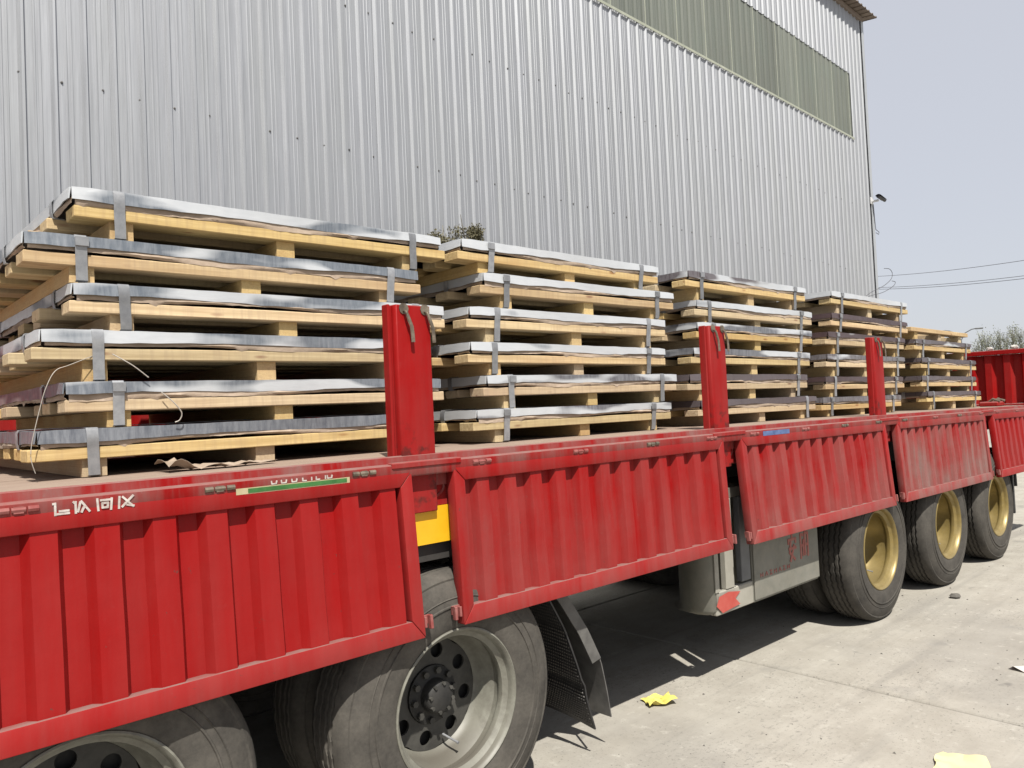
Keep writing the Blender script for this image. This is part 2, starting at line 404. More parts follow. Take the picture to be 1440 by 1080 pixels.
for i in range(1, NSH):
    x = -i*SHW
    put('wall_sheet', low, bld, (x, rnd.uniform(-.002, .002), 0)); put('wall_sheet', up, bld, (x, rnd.uniform(-.002, .002), 0))
    put('skylight_sheet', sky_me, bld, (x, .012, 0))
XL = -NSH*SHW
seam = MB()
seam.box(-.009, .009, -.032, -.018, ZS0, ZS1)
seam_me = seam.mesh('skylight_seam', M['flash'])
for i in range(1, NSH): put('skylight_seam', seam_me, bld, (-i*SHW - .181, .012, 0))
fl = MB(); fl.box(XL, -SHW, -.034, -.026, ZS0-.028, ZS0+.012)
build('flashing', fl, M['flash'], bld, local=True)
tr = MB(); tr.box(-.10, .03, -.040, -.03, 0, ZE); tr.box(.02, .03, -.03, .12, 0, ZE)
build('corner_trim', tr, M['trim'], bld, local=True)
gable = MB(); gable.box(-.02, 0, .02, 14, 0, ZE-.06)
build('gable_wall', gable, M['wall'], bld, local=True)
gl = MB(); gl.box(XL, XL+.02, .02, 14, 0, ZE-.06); build('gable_wall', gl, M['wall'], bld, local=True)
bk = MB(); bk.box(XL, 0, 14.0, 14.02, 0, ZE-.06); build('back_wall', bk, M['wall'], bld, local=True)
rf = MB()
xs = []; x = XL - .3
while x < .30:
    xs += [(x, 0), (x+.11, 0), (x+.125, .035), (x+.165, .035), (x+.18, 0)]; x += .217
rf.sweep([[(px, -.26, ZE+.03+pz) for px, pz in xs], [(px, 7, ZE+.75+pz) for px, pz in xs]], None, closed=False)
rf.sweep([[(px, 7, ZE+.752+pz) for px, pz in xs], [(px, 14.3, ZE+.03+pz) for px, pz in xs]], None, closed=False)
build('roof', rf, M['eave'], bld, local=True, solid=.004, ang=15)
pur = MB(); pur.box(XL, .0, -.05, .06, ZE-.09, ZE+.02); build('eave_beam', pur, M['eave'], bld, local=True)
scr = MB()
for z, x0, x1 in ((4.364, -1.0, 18.0), (5.861, -1.0, 18.0), (2.87, -1, 18)):
    x = 1.2348 + .2904*(-6)
    while x < x1:
        lx = -(XC - x)/math.cos(WANG) + rnd.uniform(-.01, .01); zz = z + rnd.uniform(-.014, .014)
        ph = (-lx) % PITCH; yy = -.026 if .170 < ph < .194 else 0
        scr.lathe([(0.0, -.012), (.005, -.012), (.006, -.006), (.0105, -.005), (.0105, .002)], (lx, yy, zz), 8)
        x += .2904
o = build('screw_row', scr, M['screw'], bld, local=True); o['kind'] = 'stuff'

# camera on the corner of the building
def wpt(lx, ly, z):
    c, s = math.cos(WANG), math.sin(WANG); return Vector((XC + lx*c - ly*s, YC + lx*s + ly*c, z))
sc = thing('security_camera', 'small dark security camera on a white bracket at the warehouse corner', 'camera', wpt(-.06, -.03, 6.08), WANG)
m = MB(); m.box(-.09, .03, -.02, .0, -.09, .07); m.box(-.06, 0, -.17, -.02, -.05, -.005); build('bracket', m, M['whiteplastic'], sc, local=True, bevel=.008)
m = MB(); m.tube([(-.08, -.18, .05), (.24, -.21, .0)], [.042, .038], 10); build('camera_body', m, M['blackplastic'], sc, local=True)
m = MB(); m.grid(lambda u, v: (-.10 + .37*u, -.25 + .13*v, .100 - .05*u - .03*(2*v-1)**2), 4, 6); build('sun_shield', m, M['blackplastic'], sc, local=True, solid=.006)
cb = MB(); cb.tube([(.04, -.05, 5.35), (.06, -.1, 5.30), (.10, -.10, 5.36), (.05, -.05, 5.42), (.02, -.05, 5.6), (-.02, -.05, 6.0)], .008, 6)
o = build('cable', cb.map(lambda x, y, z: wpt(x, y, z)), M['darkwire']); tag(o, 'thin dark cable looped on the warehouse corner below the security camera', 'cable')

# ------------------------------------------------------------------ trailer
TB = Vector((4.0, 1.25, 0))
trailer = thing('flatbed_trailer', 'red flatbed truck trailer with hanging drop sides carrying stacked pallets', 'trailer', TB)
XT0, XT1 = -3.0, 10.72
NX = 40
def longbox(y0, y1, z0, z1, x0=XT0, x1=XT1, n=NX): return bend(MB().box(x0, x1, y0, y1, z0, z1, n))
def bpart(name, mb, mat, parent=None, dust=None, **kw):
    o = build(name, mb, mat, parent or trailer, **kw)
    if dust is not None: o['dust'] = dust
    return o
# deck boards run along the trailer
y = .055
while y < 2.42:
    w = min(.295, 2.44 - y)
    bpart('deck_board', longbox(y, y + w - .004, 1.494, 1.524 + rnd.uniform(-.0015, .001)), M['floor'])
    y += w
# near side rail : stepped profile
prof = [(.052, 1.527), (.045, 1.530), (.036, 1.526), (.034, 1.502), (.006, 1.500), (.0, 1.496), (.0, 1.455), (.004, 1.45), (.055, 1.45), (.055, 1.40), (.052, 1.40)]
m = MB(); m.sweep([[(XT0 + (XT1-XT0)*i/NX, y, z) for y, z in prof] for i in range(NX+1)], None)
bpart('side_rail', bend(m), M['red'], dust=.85, ang=40)
bpart('side_beam', longbox(.075, .12, 1.31, 1.492), M['red'], dust=.3, bevel=.004)
m = MB(); m.sweep([[(XT0 + (XT1-XT0)*i/NX, 2.50 - y, z) for y, z in prof] for i in range(NX+1)], None)
bpart('side_rail', bend(m), M['red'], dust=.45, ang=40)
for yy in (.78, 1.58):
    bpart('chassis_beam', longbox(yy, yy+.13, .86, 1.36), M['chassis'])
x = XT0 + .2
while x < XT1:
    m = MB().box(x, x+.08, .125, 2.40, 1.36, 1.49); bpart('cross_member', bend(m), M['chassis']); x += .55

# drop sides ---------------------------------------------------------------
PAN = [(-2.50, -.50, .05, .10), (-.31, 1.722, .053, .06), (1.925, 3.869, .030, .22), (4.050, 6.081, .052, .42), (6.299, 8.381, .039, .85), (8.599, 10.66, .051, .12)]
ZT, PH, TH = 1.462, .622, .052
TOPB, BOTB, SIDB = .056, .070, .055
def drop_side(x0, x1, out, dust, n_id):
    W_ = x1 - x0; zt = ZT + camber((x0+x1)/2) + .006; slope = (camber(x1)-camber(x0))/W_; tilt = math.atan2(out, PH)
    # local: x 0..W, y 0 front .. TH back, z 0 top .. -PH
    def loc2w(x, y, z):
        yy = y*math.cos(tilt) + z*math.sin(tilt); zz = z*math.cos(tilt) - y*math.sin(tilt)
        return (x0 + x, yy + .0, zt + zz + slope*(x - W_/2))
    m = MB(); pts = []; pw = .1525; a = SIDB; nrib = max(1, int((W_ - 2*SIDB)/pw)); pw = (W_ - 2*SIDB)/nrib
    for i in range(nrib):
        b = a + i*pw
        pts += [(b, .043), (b + pw*.34, .043), (b + pw*.46, .012), (b + pw*.86, .012), (b + pw*.97, .043)]
    pts.append((W_ - SIDB, .043))
    nz = 3
    m.sweep([[(px, py + .0025*math.sin(5*px + 3*i), -TOPB + .004 - (PH - TOPB - BOTB + .008)*i/nz) for px, py in pts] for i in range(nz+1)], None, closed=False)
    sheet = bpart('side_panel', m.map(loc2w), M['red'], dust=dust, solid=.003, ang=14)
    def bar(poly, y0=0.0, y1=TH):
        k = MB(); n = len(poly)
        k.add([(x, y0, z) for x, z in poly] + [(x, y1, z) for x, z in poly],
              [tuple(range(n)), tuple(reversed(range(n, 2*n)))] + [(i, i+n, (i+1) % n + n, (i+1) % n) for i in range(n)])
        return bpart('frame_bar', k.map(loc2w), M['red'], sheet, dust=dust*.7+.10, bevel=.004, seg=2)
    e = .0012
    bar([(e, 0), (W_-e, 0), (W_-SIDB-e, -TOPB), (SIDB+e, -TOPB)])
    bar([(SIDB+e, -PH+BOTB), (W_-SIDB-e, -PH+BOTB), (W_-e, -PH), (e, -PH)], -.002)
    bar([(0, -e), (SIDB, -TOPB-e), (SIDB, -PH+BOTB+e), (0, -PH+e)])
    bar([(W_, -e), (W_, -PH+e), (W_-SIDB, -PH+BOTB+e), (W_-SIDB, -TOPB-e)])
    # hinges on the rail above the panel
    k = 3 if W_ > 1.5 else 2
    for hx in ((.10, .695, 1.245, 1.775) if n_id == 1 else (.10, W_*.36, W_*.64, W_ - .17)):
        h = MB(); z = .012
        for dx, l, r in ((0, .026, .0095), (.031, .034, .0078), (.070, .026, .0095)):
            h.tube([(hx+dx, .0, z), (hx+dx+l, .0, z)], r, 8)
        h.box(hx+.036, hx+.060, -.005, .010, z-.010, z+.009)
        bpart('hinge', h.map(loc2w), M['pinkhook'] if rnd.random() < .75 else M['iron'], sheet)
    for lx, sgn in ((0, -1), (W_, 1)):
        h = MB(); z0 = -PH + .055
        h.box(min(lx, lx+sgn*.040), max(lx, lx+sgn*.040), .022, .032, z0-.012, z0+.022)
        h.box(min(lx+sgn*.028, lx+sgn*.040), max(lx+sgn*.028, lx+sgn*.040), .0, .022, z0-.030, z0+.022)
        h.box(min(lx+sgn*.004, lx+sgn*.014), max(lx+sgn*.004, lx+sgn*.014), .004, .022, z0-.022, z0+.018)
        bpart('latch', h.map(loc2w), M['pinkhook'], sheet, bevel=.002)
    return sheet
for i, p in enumerate(PAN): drop_side(*p, i)

# the far drop sides are still up, behind the load
for x0, x1, _, dust, in [p[:4] for p in PAN]:
    zc = camber((x0+x1)/2); W_ = x1-x0; n = int((W_-.11)/.1525); pw = (W_-.11)/n; pts = []
    for i in range(n):
        b = x0+.055+i*pw; pts += [(b, 2.462), (b+pw*.34, 2.462), (b+pw*.46, 2.490), (b+pw*.86, 2.490), (b+pw*.97, 2.462)]
    m = MB(); m.sweep([[(px, py, z+zc) for px, py in pts] for z in (1.60, 1.84, 2.07)], None, closed=False)
    fs = bpart('side_panel', m, M['red'], dust=.15, solid=.003, ang=14)
    for bx0, bx1, bz0, bz1 in ((x0, x1, 2.07, 2.125), (x0, x1, 1.535, 1.60), (x0, x0+.054, 1.602, 2.068), (x1-.054, x1, 1.602, 2.068)):
        bpart('frame_bar', MB().box(bx0, bx1, 2.452, 2.500, bz0+zc, bz1+zc), M['red'], fs, dust=.15, bevel=.004)

# pocket plates in the gaps (with the pressed oval and, at the first, a yellow plate)
GAPS = [-.405, 1.823, 3.960, 6.190, 8.49]
for gi, gx in enumerate(GAPS):
    zc = camber(gx)
    m = MB().box(gx-.10, gx+.155, .078-.012, .0765, 1.315+zc, 1.468+zc); pl = bpart('pocket_plate', m, M['red'], dust=.2, bevel=.003)
    pts = [(gx+.02+.078*math.cos(t*2*math.pi/28), .0655, 1.395+zc+.046*math.sin(t*2*math.pi/28)) for t in range(29)]
    m = MB().tube(pts, .006, 6); bpart('pressed_ring', m, M['red'], pl, dust=.9)
    m = MB().box(gx-.19, gx+.14, -.006, .030, 1.483+zc, 1.507+zc); bpart('stake_pocket', m, M['red'], dust=.45, bevel=.004)
m = MB()
def zq(x, z): return z + camber(x)
m.box(1.60, 1.955, .062, .066, 1.172, 1.318)
bpart('reflector_plate', m, M['yellow'])
m = MB().box(1.60, 1.99, .09, .12, 1.10, 1.315); bpart('beam_bracket', m, M['chassis'])

# stakes --------------------------------------------------------------------
def stake_parts(x0, x1, yf, zb, zt, par, hooks=True, flip=1):
    """channel-section post: thin side wall, recess, broad front plate"""
    d = .052*flip
    pr = [(x0, yf+.010*flip), (x0+.012, yf+.010*flip), (x0+.015, yf+.030*flip), (x0+.028, yf+.030*flip), (x0+.033, yf+.002*flip), (x0+.038, yf), (x1, yf), (x1, yf+d), (x0, yf+d)]
    m = MB(); m.sweep([[(px, py, z) for px, py in pr] for z in (zb, (zb+zt)/2, zt)], None)
    st = bpart('stake', m, M['red'], dust=.12, bevel=.003); st['smudge'] = .8 if hooks else .0
    if hooks:
        for hx in ((x0+.068), (x1-.026)):
            z = zt - .020
            p = [(hx, yf+.01, z), (hx, yf-.014, z-.006), (hx+.004, yf-.020, z-.022), (hx+.014, yf-.020, z-.048), (hx+.022, yf-.020, z-.066), (hx+.025, yf-.020, z-.092), (hx+.027, yf-.020, z-.128)]
            rr = [(.007, .007)]*3 + [(.009, .006)]*1 + [(.009, .005)]*3
            m = MB(); rings = []
            for q, (a, b) in zip(p, rr):
                rings.append([(q[0]+a*math.cos(t*math.pi/4), q[1]+b*math.sin(t*math.pi/4), q[2]) for t in range(8)])
            rings[0] = [(q[0], yf+.01, q[2]) for q in rings[0]]
            m.sweep(rings, None); bpart('hook', m, M['iron'], st)
            m = MB().tube([(hx, yf+.004, z+.004), (hx, yf-.004, z+.004)], .022, 10); bpart('hook_plate', m, M['iron'], st)
    return st
for x0, x1 in ((-.56, -.365), (1.675, 1.870), (3.812, 4.002), (6.020, 6.212)):
    w = x1 - x0
    zc = camber(x0)
    stake_parts(x0, x1, .040, 1.30+zc, 2.117+zc*.5, trailer)
for x0 in (-.50, 1.73, 3.87, 6.10, 8.40): stake_parts(x0, x0+.19, 2.445, 1.30+camber(x0), 2.10+camber(x0), trailer, False, -1)

# lettering on the rail ------------------------------------------------------
def strokes(name, segs, x0, z0, w, h, y, mat, par, th=.010, slope=0):
    m = MB()
    for si_, (ax, az, bx, bz) in enumerate(segs):
        a = Vector((x0+ax*w, 0, z0+az*h)); b = Vector((x0+bx*w, 0, z0+bz*h)); d = (b-a).normalized(); n = Vector((-d.z, 0, d.x))*th/2
        a -= d*th*.3; b += d*th*.3
        q = [a-n, b-n, b+n, a+n]
        m.add([(p.x, y-.0022-.0003*si_, p.z) for p in q] + [(p.x, y+.001, p.z) for p in q], [(0, 1, 2, 3), (7, 6, 5, 4), (0, 4, 5, 1), (1, 5, 6, 2), (2, 6, 7, 3), (3, 7, 4, 0)])
    return bpart(name, bend(m), mat, par, smooth=False)
zt0 = 1.4545; hh = .0335
GL = [(.515, [(.12, 0, .12, 1), (.0, .95, .12, .95), (.12, .08, .9, .08), (.35, .3, .88, .3)]),
      (.566, [(.0, .95, .1, .8), (.12, .95, .12, .0), (.40, .9, .25, .1), (.45, .95, .92, .05), (.62, .5, .45, .05)]),
      (.625, [(.05, 1, .1, 0), (.25, .85, .9, .85), (.92, .95, .86, .0), (.35, .6, .35, .2), (.35, .6, .68, .6), (.68, .6, .66, .2), (.35, .22, .66, .22)]),
      (.682, [(.1, 1, .05, 0), (.3, .95, .95, .05), (.95, 1, .25, .1), (.55, .25, .98, .1)])]
for gx, sg in GL: strokes('letter', sg, gx, zt0, .044, hh, -.0005, M['white'], trailer, .0058)
# green sticker with the lower edges of white digits above
m = MB().box(1.035, 1.452, -.0018, -.0005, 1.4535, 1.4735, 6); gs = bpart('green_sticker', bend(m), M['cream'])
m = MB().box(1.075, 1.440, -.0030, -.0019, 1.4565, 1.4705, 6); bpart('sticker_field', bend(m), M['green'], gs)
for gx, kind in ((1.155, 0), (1.19, 0), (1.228, 0), (1.265, 1), (1.292, 2), (1.316, 1), (1.345, 2), (1.362, 0)):
    sg = [[(.05, 1, .1, .1), (.1, .1, .8, .1), (.8, .1, .9, 1)], [(.2, 1, .2, .05), (.2, .05, .8, .05)], [(.5, 1, .5, 0)]][kind]
    strokes('digit', sg, gx, 1.4765, .022, .010, -.0005, M['white'], trailer, .0042)
m = MB().box(4.30, 4.62, -.0018, -.0004, 1.462, 1.490, 4); bpart('blue_sticker', bend(m), M['blue'])

# end board -------------------------------------------------------------------
EX = XT1 - .02; ez = camber(EX)
m = MB(); pts = []
y = .10; k = 0
while y < 2.40:
    pts += [(y, .05), (y+.055, .05), (y+.085, .0), (y+.150, .0), (y+.178, .05)]; y += .200
m.sweep([[(EX + px, py, z) for py, px in pts] for z in (1.55+ez, 2.14+ez)], None, closed=False)
eb = bpart('end_board', m, M['red'], dust=.10, solid=.003, ang=15)
m = MB().box(EX-.035, EX+.06, .06, 2.44, 2.142+ez, 2.197+ez); bpart('frame_bar', m, M['red'], eb, dust=.0, bevel=.006)
m = MB().box(EX-.02, EX+.06, .06, 2.44, 1.525+ez, 1.548+ez); bpart('frame_bar', m, M['red'], eb, dust=.5, bevel=.004)
for yy in (.06, 2.38):
    m = MB().box(EX-.02, EX+.055, yy, yy+.05, 1.549+ez, 2.141+ez); bpart('frame_bar', m, M['red'], eb, dust=.1, bevel=.004)
# red fitting on the deck by the end board
wx, wz = 10.18, camber(10.2)+1.524
m = MB().box(wx-.10, wx+.14, .36, .56, wz, wz+.055); wn = bpart('deck_winch', m, M['red'], dust=.15, bevel=.012)
for dx in (-.07, .11):
    m = MB().tube([(wx+dx, .35, wz+.06), (wx+dx, .42, wz+.085), (wx+dx+.01, .47, wz+.05)], .014, 8); bpart('lug', m, M['iron'], wn)

# running gear ------------------------------------------------------------------
RT = .525
def tyre_mb(cx, y0, cz, side):
    """side=+1: outer face toward -y at y0. width .285"""
    w = .285
    pr = [(.300, .012), (.315, .004), (.345, .0), (.392, -.004), (.395, -.0085), (.400, -.0085), (.403, -.003), (.425, -.001), (.428, -.0045), (.431, -.001), (.44, .0), (.475, .012), (.492, .022), (.500, .021), (.512, .030)]
    trd = [(.526, .052)]
    for gpos in (.088, .122, .163, .204):
        trd += [(.5305, gpos-.009), (.515, gpos-.005), (.515, gpos+.005), (.5305, gpos+.009)]
    trd += [(.526, w-.052)]
    back = [(r, w-h) for r, h in reversed(pr)]
    P = pr + trd + back; nw = len(pr)+1
    def wob(i, j):
        if nw <= j < nw + 16: return .0045*(1 if i % 2 else -1)
        return 0
    m = MB(); m.lathe(P, (0, 0, 0), 108, 'y', wob)
    # squash at contact
    m.map(lambda x, y, z: (x, y + (-.012*max(0, (-z-.40)/.13) if y < .14 else .012*max(0, (-z-.40)/.13)), max(z, -RT)))
    return m
def disc_with_holes(r0, r1, rh, rc, y, nh, th=.012):
    m = MB()
    for k in range(nh):
        a0 = 2*math.pi*k/nh; da = math.pi/nh; cx, cz = rc*math.cos(a0), rc*math.sin(a0); N = 20
        inner = []; outer = []
        # sector polygon boundary
        poly = [(r1*math.cos(a0-da+2*da*t/6), r1*math.sin(a0-da+2*da*t/6)) for t in range(7)] + [(r0*math.cos(a0+da-2*da*t/4), r0*math.sin(a0+da-2*da*t/4)) for t in range(5)]
        for q in range(N):
            th_ = a0 + 2*math.pi*q/N; d = (math.cos(th_), math.sin(th_)); best = 1e9
            for i in range(len(poly)):
                ax, az = poly[i]; bx, bz = poly[(i+1) % len(poly)]
                ex, ez_ = bx-ax, bz-az; den = d[0]*ez_ - d[1]*ex
                if abs(den) < 1e-9: continue
                t = ((ax-cx)*ez_ - (az-cz)*ex)/den; s_ = ((ax-cx)*d[1] - (az-cz)*d[0])/den
                if t > 0 and -1e-6 <= s_ <= 1+1e-6: best = min(best, t)
            inner.append((cx+rh*d[0], y, cz+rh*d[1])); outer.append((cx+best*d[0], y, cz+best*d[1]))
        back = [(p[0], y+th, p[2]) for p in inner]
        vs = inner + outer + back; fs = []
        for q in range(N):
            n = (q+1) % N
            fs.append((q, n, N+n, N+q)); fs.append((q, 2*N+q, 2*N+n, n))
        m.add(vs, fs)
    return m
tyre_me = None
def wheel_set():
    """built round the origin, outer face toward -y at y=0"""
    global tyre_me
    t = tyre_mb(0, 0, 0, 1); tyre = t.mesh('tyre', M['tyre'], ang=32)
    def rim(matk, deep=0.0):
        m = MB()
        PR = [(.297, .030), (.304, .014), (.303, .006), (.297, .003), (.289, .010), (.285, .020), (.281, .034), (.268, .046), (.262, .050), (.259, .066), (.262, .078), (.271, .088), (.272, .112), (.262, .130), (.250, .160), (.246, .172), (.238, .190), (.226, .202)]
        m.lathe([(r_, h_ + (deep if h_ > .12 else 0)) for r_, h_ in PR], (0, 0, 0), 72)
        return m.mesh('wheel', M[matk], ang=30)
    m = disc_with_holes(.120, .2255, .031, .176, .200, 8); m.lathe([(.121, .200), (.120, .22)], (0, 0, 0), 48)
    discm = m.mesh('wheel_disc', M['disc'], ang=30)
    hub = MB(); hub.lathe([(.0, .125), (.050, .126), (.062, .133), (.068, .145), (.070, .178), (.095, .184), (.118, .190), (.1185, .26)], (0, 0, 0), 36)
    hub.lathe([(.0, .245), (.235, .245), (.235, .29)], (0, 0, 0), 36)
    hubm = hub.mesh('hub', M['hub'])
    nut = MB()
    for i in range(10):
        a = 2*math.pi*(i+.5)/10; nut.tube([(.100*math.cos(a), .192, .100*math.sin(a)), (.100*math.cos(a), .168, .100*math.sin(a))], .014, 6)
    for i in range(8):
        a = 2*math.pi*i/8; nut.tube([(.058*math.cos(a), .140, .055*math.sin(a)), (.055*math.cos(a), .120, .058*math.sin(a))], .008, 6)
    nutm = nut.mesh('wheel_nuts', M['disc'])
    val = MB().tube([(.178*math.cos(-1.35), .185, .178*math.sin(-1.35)), (.200*math.cos(-1.28), .12, .200*math.sin(-1.28)), (.204*math.cos(-1.27), .108, .204*math.sin(-1.27))], [.0045, .0045, .007], 8).mesh('valve_stem', M['strap'])
    return tyre, dict(cream=rim('rim'), gold=rim('gold', .055)), hubm, nutm, val, discm
tyre, rims, hubm, nutm, val, discm = wheel_set()
def wheel(x, y, flip, kind, rot, dust):
    o = put('wheel', rims[kind], trailer, Vector((x, y, RT)) - TB, (0, 0, math.pi if flip else 0))
    o.rotation_mode = 'ZXY' if False else 'XYZ'
    sp = R(rot)
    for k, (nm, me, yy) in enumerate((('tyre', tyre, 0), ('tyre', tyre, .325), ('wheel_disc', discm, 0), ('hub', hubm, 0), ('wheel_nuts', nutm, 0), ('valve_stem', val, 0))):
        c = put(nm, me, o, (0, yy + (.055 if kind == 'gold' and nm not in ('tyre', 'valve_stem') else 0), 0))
        if nm == 'tyre': c['dust'] = dust
        if nm == 'wheel_nuts': c['kind'] = 'stuff'
        if nm in ('wheel_nuts', 'wheel_disc'): c.rotation_euler = (0, sp, 0)
    return o
AX = [(.575, 'cream', .35), (1.923, 'cream', .35), (5.930, 'gold', .18), (7.321, 'gold', .22), (8.681, 'gold', .28)]
for i, (x, kd, du) in enumerate(AX):
    wheel(x, .012, False, kd, 12*i, du)
    wheel(x, 2.49, True, kd, 7*i, du)
    m = MB().tube([(x, .24, RT), (x, 2.26, RT)], .065, 14); bpart('axle', m, M['chassis'])
    for yy in (.84, 1.65):
        m = MB(); m.grid(lambda u, v: (x - .42 + .84*u, yy - .04 + .08*v, RT + .10 + .10*(2*u-1)**2), 10, 1); bpart('leaf_spring', m, M['chassis'], solid=.06)
        m = MB().box(x-.48, x-.38, yy-.05, yy+.05, .6, .9); bpart('spring_hanger', m, M['chassis'])
# mud flaps and fender behind the second axle
def flap_curve(u):      # x, z along the inner flap, top to bottom
    pts = [(2.33, 1.02), (2.50, .86), (2.62, .66), (2.70, .46), (2.755, .28), (2.80, .140)]
    f = u*(len(pts)-1); i = min(int(f), len(pts)-2); t = f-i
    return (pts[i][0]*(1-t)+pts[i+1][0]*t, pts[i][1]*(1-t)+pts[i+1][1]*t)
m = MB()
m.grid(lambda u, v: (flap_curve(u)[0] + .010*math.sin(v*5) + (.012*math.exp(-((u-.72)/.03)**2)), .10 + .56*v, flap_curve(u)[1] + .05*v*u), 24, 6)
fp = bpart('mud_flap', m, M['flap'], solid=.008)
m = MB(); r2 = random.Random(3)
NU, NV = 44, 34
for i in range(NU):
    for j in range(NV):
        u = .12 + .86*(i+.5)/NU; v = .02 + .96*(j + (.3 if i % 2 else .7))/NV
        x, z = flap_curve(u); y = .10+.56*v; z += .05*v*u; s = .0062; x += .010*math.sin(v*5) + .012*math.exp(-((u-.72)/.03)**2)
        m.add([(x-.008, y-s, z), (x-.008, y, z-s), (x-.008, y+s, z), (x-.008, y, z+s), (x-.0145, y, z+.003)], [(0, 1, 4), (1, 2, 4), (2, 3, 4), (3, 0, 4)])
o = bpart('flap_knobs', m, M['knob'], fp, smooth=False); o['kind'] = 'stuff'
def fend(u):
    pts = [(2.30, 1.10), (2.52, .96), (2.66, .78), (2.77, .62), (2.855, .46), (2.89, .31), (2.915, .165)]
    f = u*(len(pts)-1); i = min(int(f), len(pts)-2); t = f-i
    return (pts[i][0]*(1-t)+pts[i+1][0]*t, pts[i][1]*(1-t)+pts[i+1][1]*t)
m = MB().grid(lambda u, v: (fend(u)[0], .098+.57*v, fend(u)[1]), 20, 2); bpart('fender', m, M['fender'], solid=.006)
m = MB().grid(lambda u, v: (fend(u*.66)[0] - .062*(1-v)*(1 if True else 0), .094, fend(u*.66)[1] - .012*(1-v)), 16, 1); bpart('fender_lip', m, M['fender'], solid=.006)
m = MB().tube([(2.9, .30, .20), (2.80, .12, .165)], .006, 6); bpart('flap_wire', m, M['wire'])
# side locker between the axles
YB = .120
PATCHPTS = [(3.884, .498), (3.915, .548), (4.013, .560), (4.139, .540), (4.083, .508), (4.132, .466), (3.943, .450)]
m = MB(); m.box(4.300, 5.135, YB, .46, .435, 1.16); bx = bpart('side_locker', m, M['box'], bevel=.006)
m = MB(); ch = [(4.02, .46), (3.97, .43), (3.90, .35), (3.855, .26), (3.848, .19), (3.868, .138), (3.895, YB), (3.922, YB)]
rings = []
for z, ins in ((.437, .045), (.448, .016), (.470, .0), (.80, 0), (1.16, 0)):
    rings.append([(x + ins*.5*(x < 3.9), y + ins, z) for x, y in ch])
m.sweep(rings, None, closed=False); bpart('locker_nose', m, M['box'], bx, solid=.004, ang=50)
m = MB().box(3.895, 4.298, YB, YB+.05, .437, .572); bpart('locker_sill', m, M['boxpale'], bx, bevel=.006)
m = MB().box(3.885, 3.925, YB-.006, YB-.001, .574, 1.1); bpart('locker_post', m, M['boxpale'], bx)
m = MB().box(4.003, 4.090, YB-.004, YB+.035, .573, 1.1); bpart('locker_post', m, M['boxpale'], bx, bevel=.004)
m = MB().box(4.172, 4.270, YB-.006, YB+.035, .588, 1.1); bpart('locker_post', m, M['boxgrey'], bx, bevel=.004)
m = MB().box(3.90, 4.298, YB-.001, YB+.05, 1.102, 1.16); bpart('locker_rail', m, M['box'], bx)
m = MB().box(4.303, 5.130, YB-.012, YB-.001, .450, 1.0); dr = bpart('locker_door', m, M['box'], bx, bevel=.004)
m = MB()
m.add([(x, YB-.0075, z) for x, z in PATCHPTS], [tuple(range(7))])
bpart('paint_patch', m, M['redspot'], bx, solid=.001)
zz = YB-.0125
G1 = [(.5, 1, .5, .88), (.1, .85, .9, .85), (.1, .85, .1, .7), (.9, .85, .9, .7), (.35, .75, .2, .35), (.2, .35, .75, .05), (.15, .5, .9, .5), (.7, .6, .25, .02)]
G2 = [(.1, .95, .1, 0), (.1, .95, .4, .9), (.1, .5, .4, .5), (.6, 1, .6, .1), (.6, .95, .92, .95), (.92, .95, .92, .05), (.6, .5, .92, .5), (.4, .7, .35, .1)]
for gx, sg in ((4.715, G1), (4.875, G2)): strokes('letter', sg, gx, .622, .115, .165, zz, M['faded'], bx, .018)
for i in range(7):
    sg = [[(0, 1, 0, 0), (0, .5, .7, .5), (.7, 1, .7, 0)], [(0, 0, .4, 1), (.4, 1, .8, 0)], [(0, 1, .7, 1), (.35, 1, .35, 0), (0, 0, .7, 0)]][i % 3]
    strokes('small_letter', sg, 4.37 + .055*i, .585, .036, .024, zz, M['faded'], bx, .005)
# unseen far-side locker, tank and side guard, added to block light under the deck
m = MB().box(3.1, 5.1, 2.02, 2.42, .44, 1.30); bpart('side_locker', m, M['box'], bevel=.006)
m = MB().tube([(2.45, 2.15, .80), (3.05, 2.15, .80)], .26, 20); bpart('light_block_tank', m, M['chassis'])
m = MB().box(-.9, 10.2, 2.36, 2.40, 1.02, 1.30); bpart('side_beam', m, M['chassis'])
for xx in (3.35, 5.45, 6.65, 8.0):
    m = MB().box(xx, xx+.06, .95, 1.60, .62, .90); bpart('cross_member', m, M['chassis'])
m = MB()
for k, yy in enumerate((.70, .74, 1.72)):
    m.tube([(-1+.5*i, yy, .92 + .03*math.sin(i*1.7+k) - (.10 if i % 4 == 2 else 0)) for i in range(20)], .013, 6)
o = bpart('air_hose', m, M['blackplastic']); o['kind'] = 'stuff'
m = MB().box(5.30, 5.36, .62, .92, .55, .86); bpart('valve_box', m, M['chassis'])
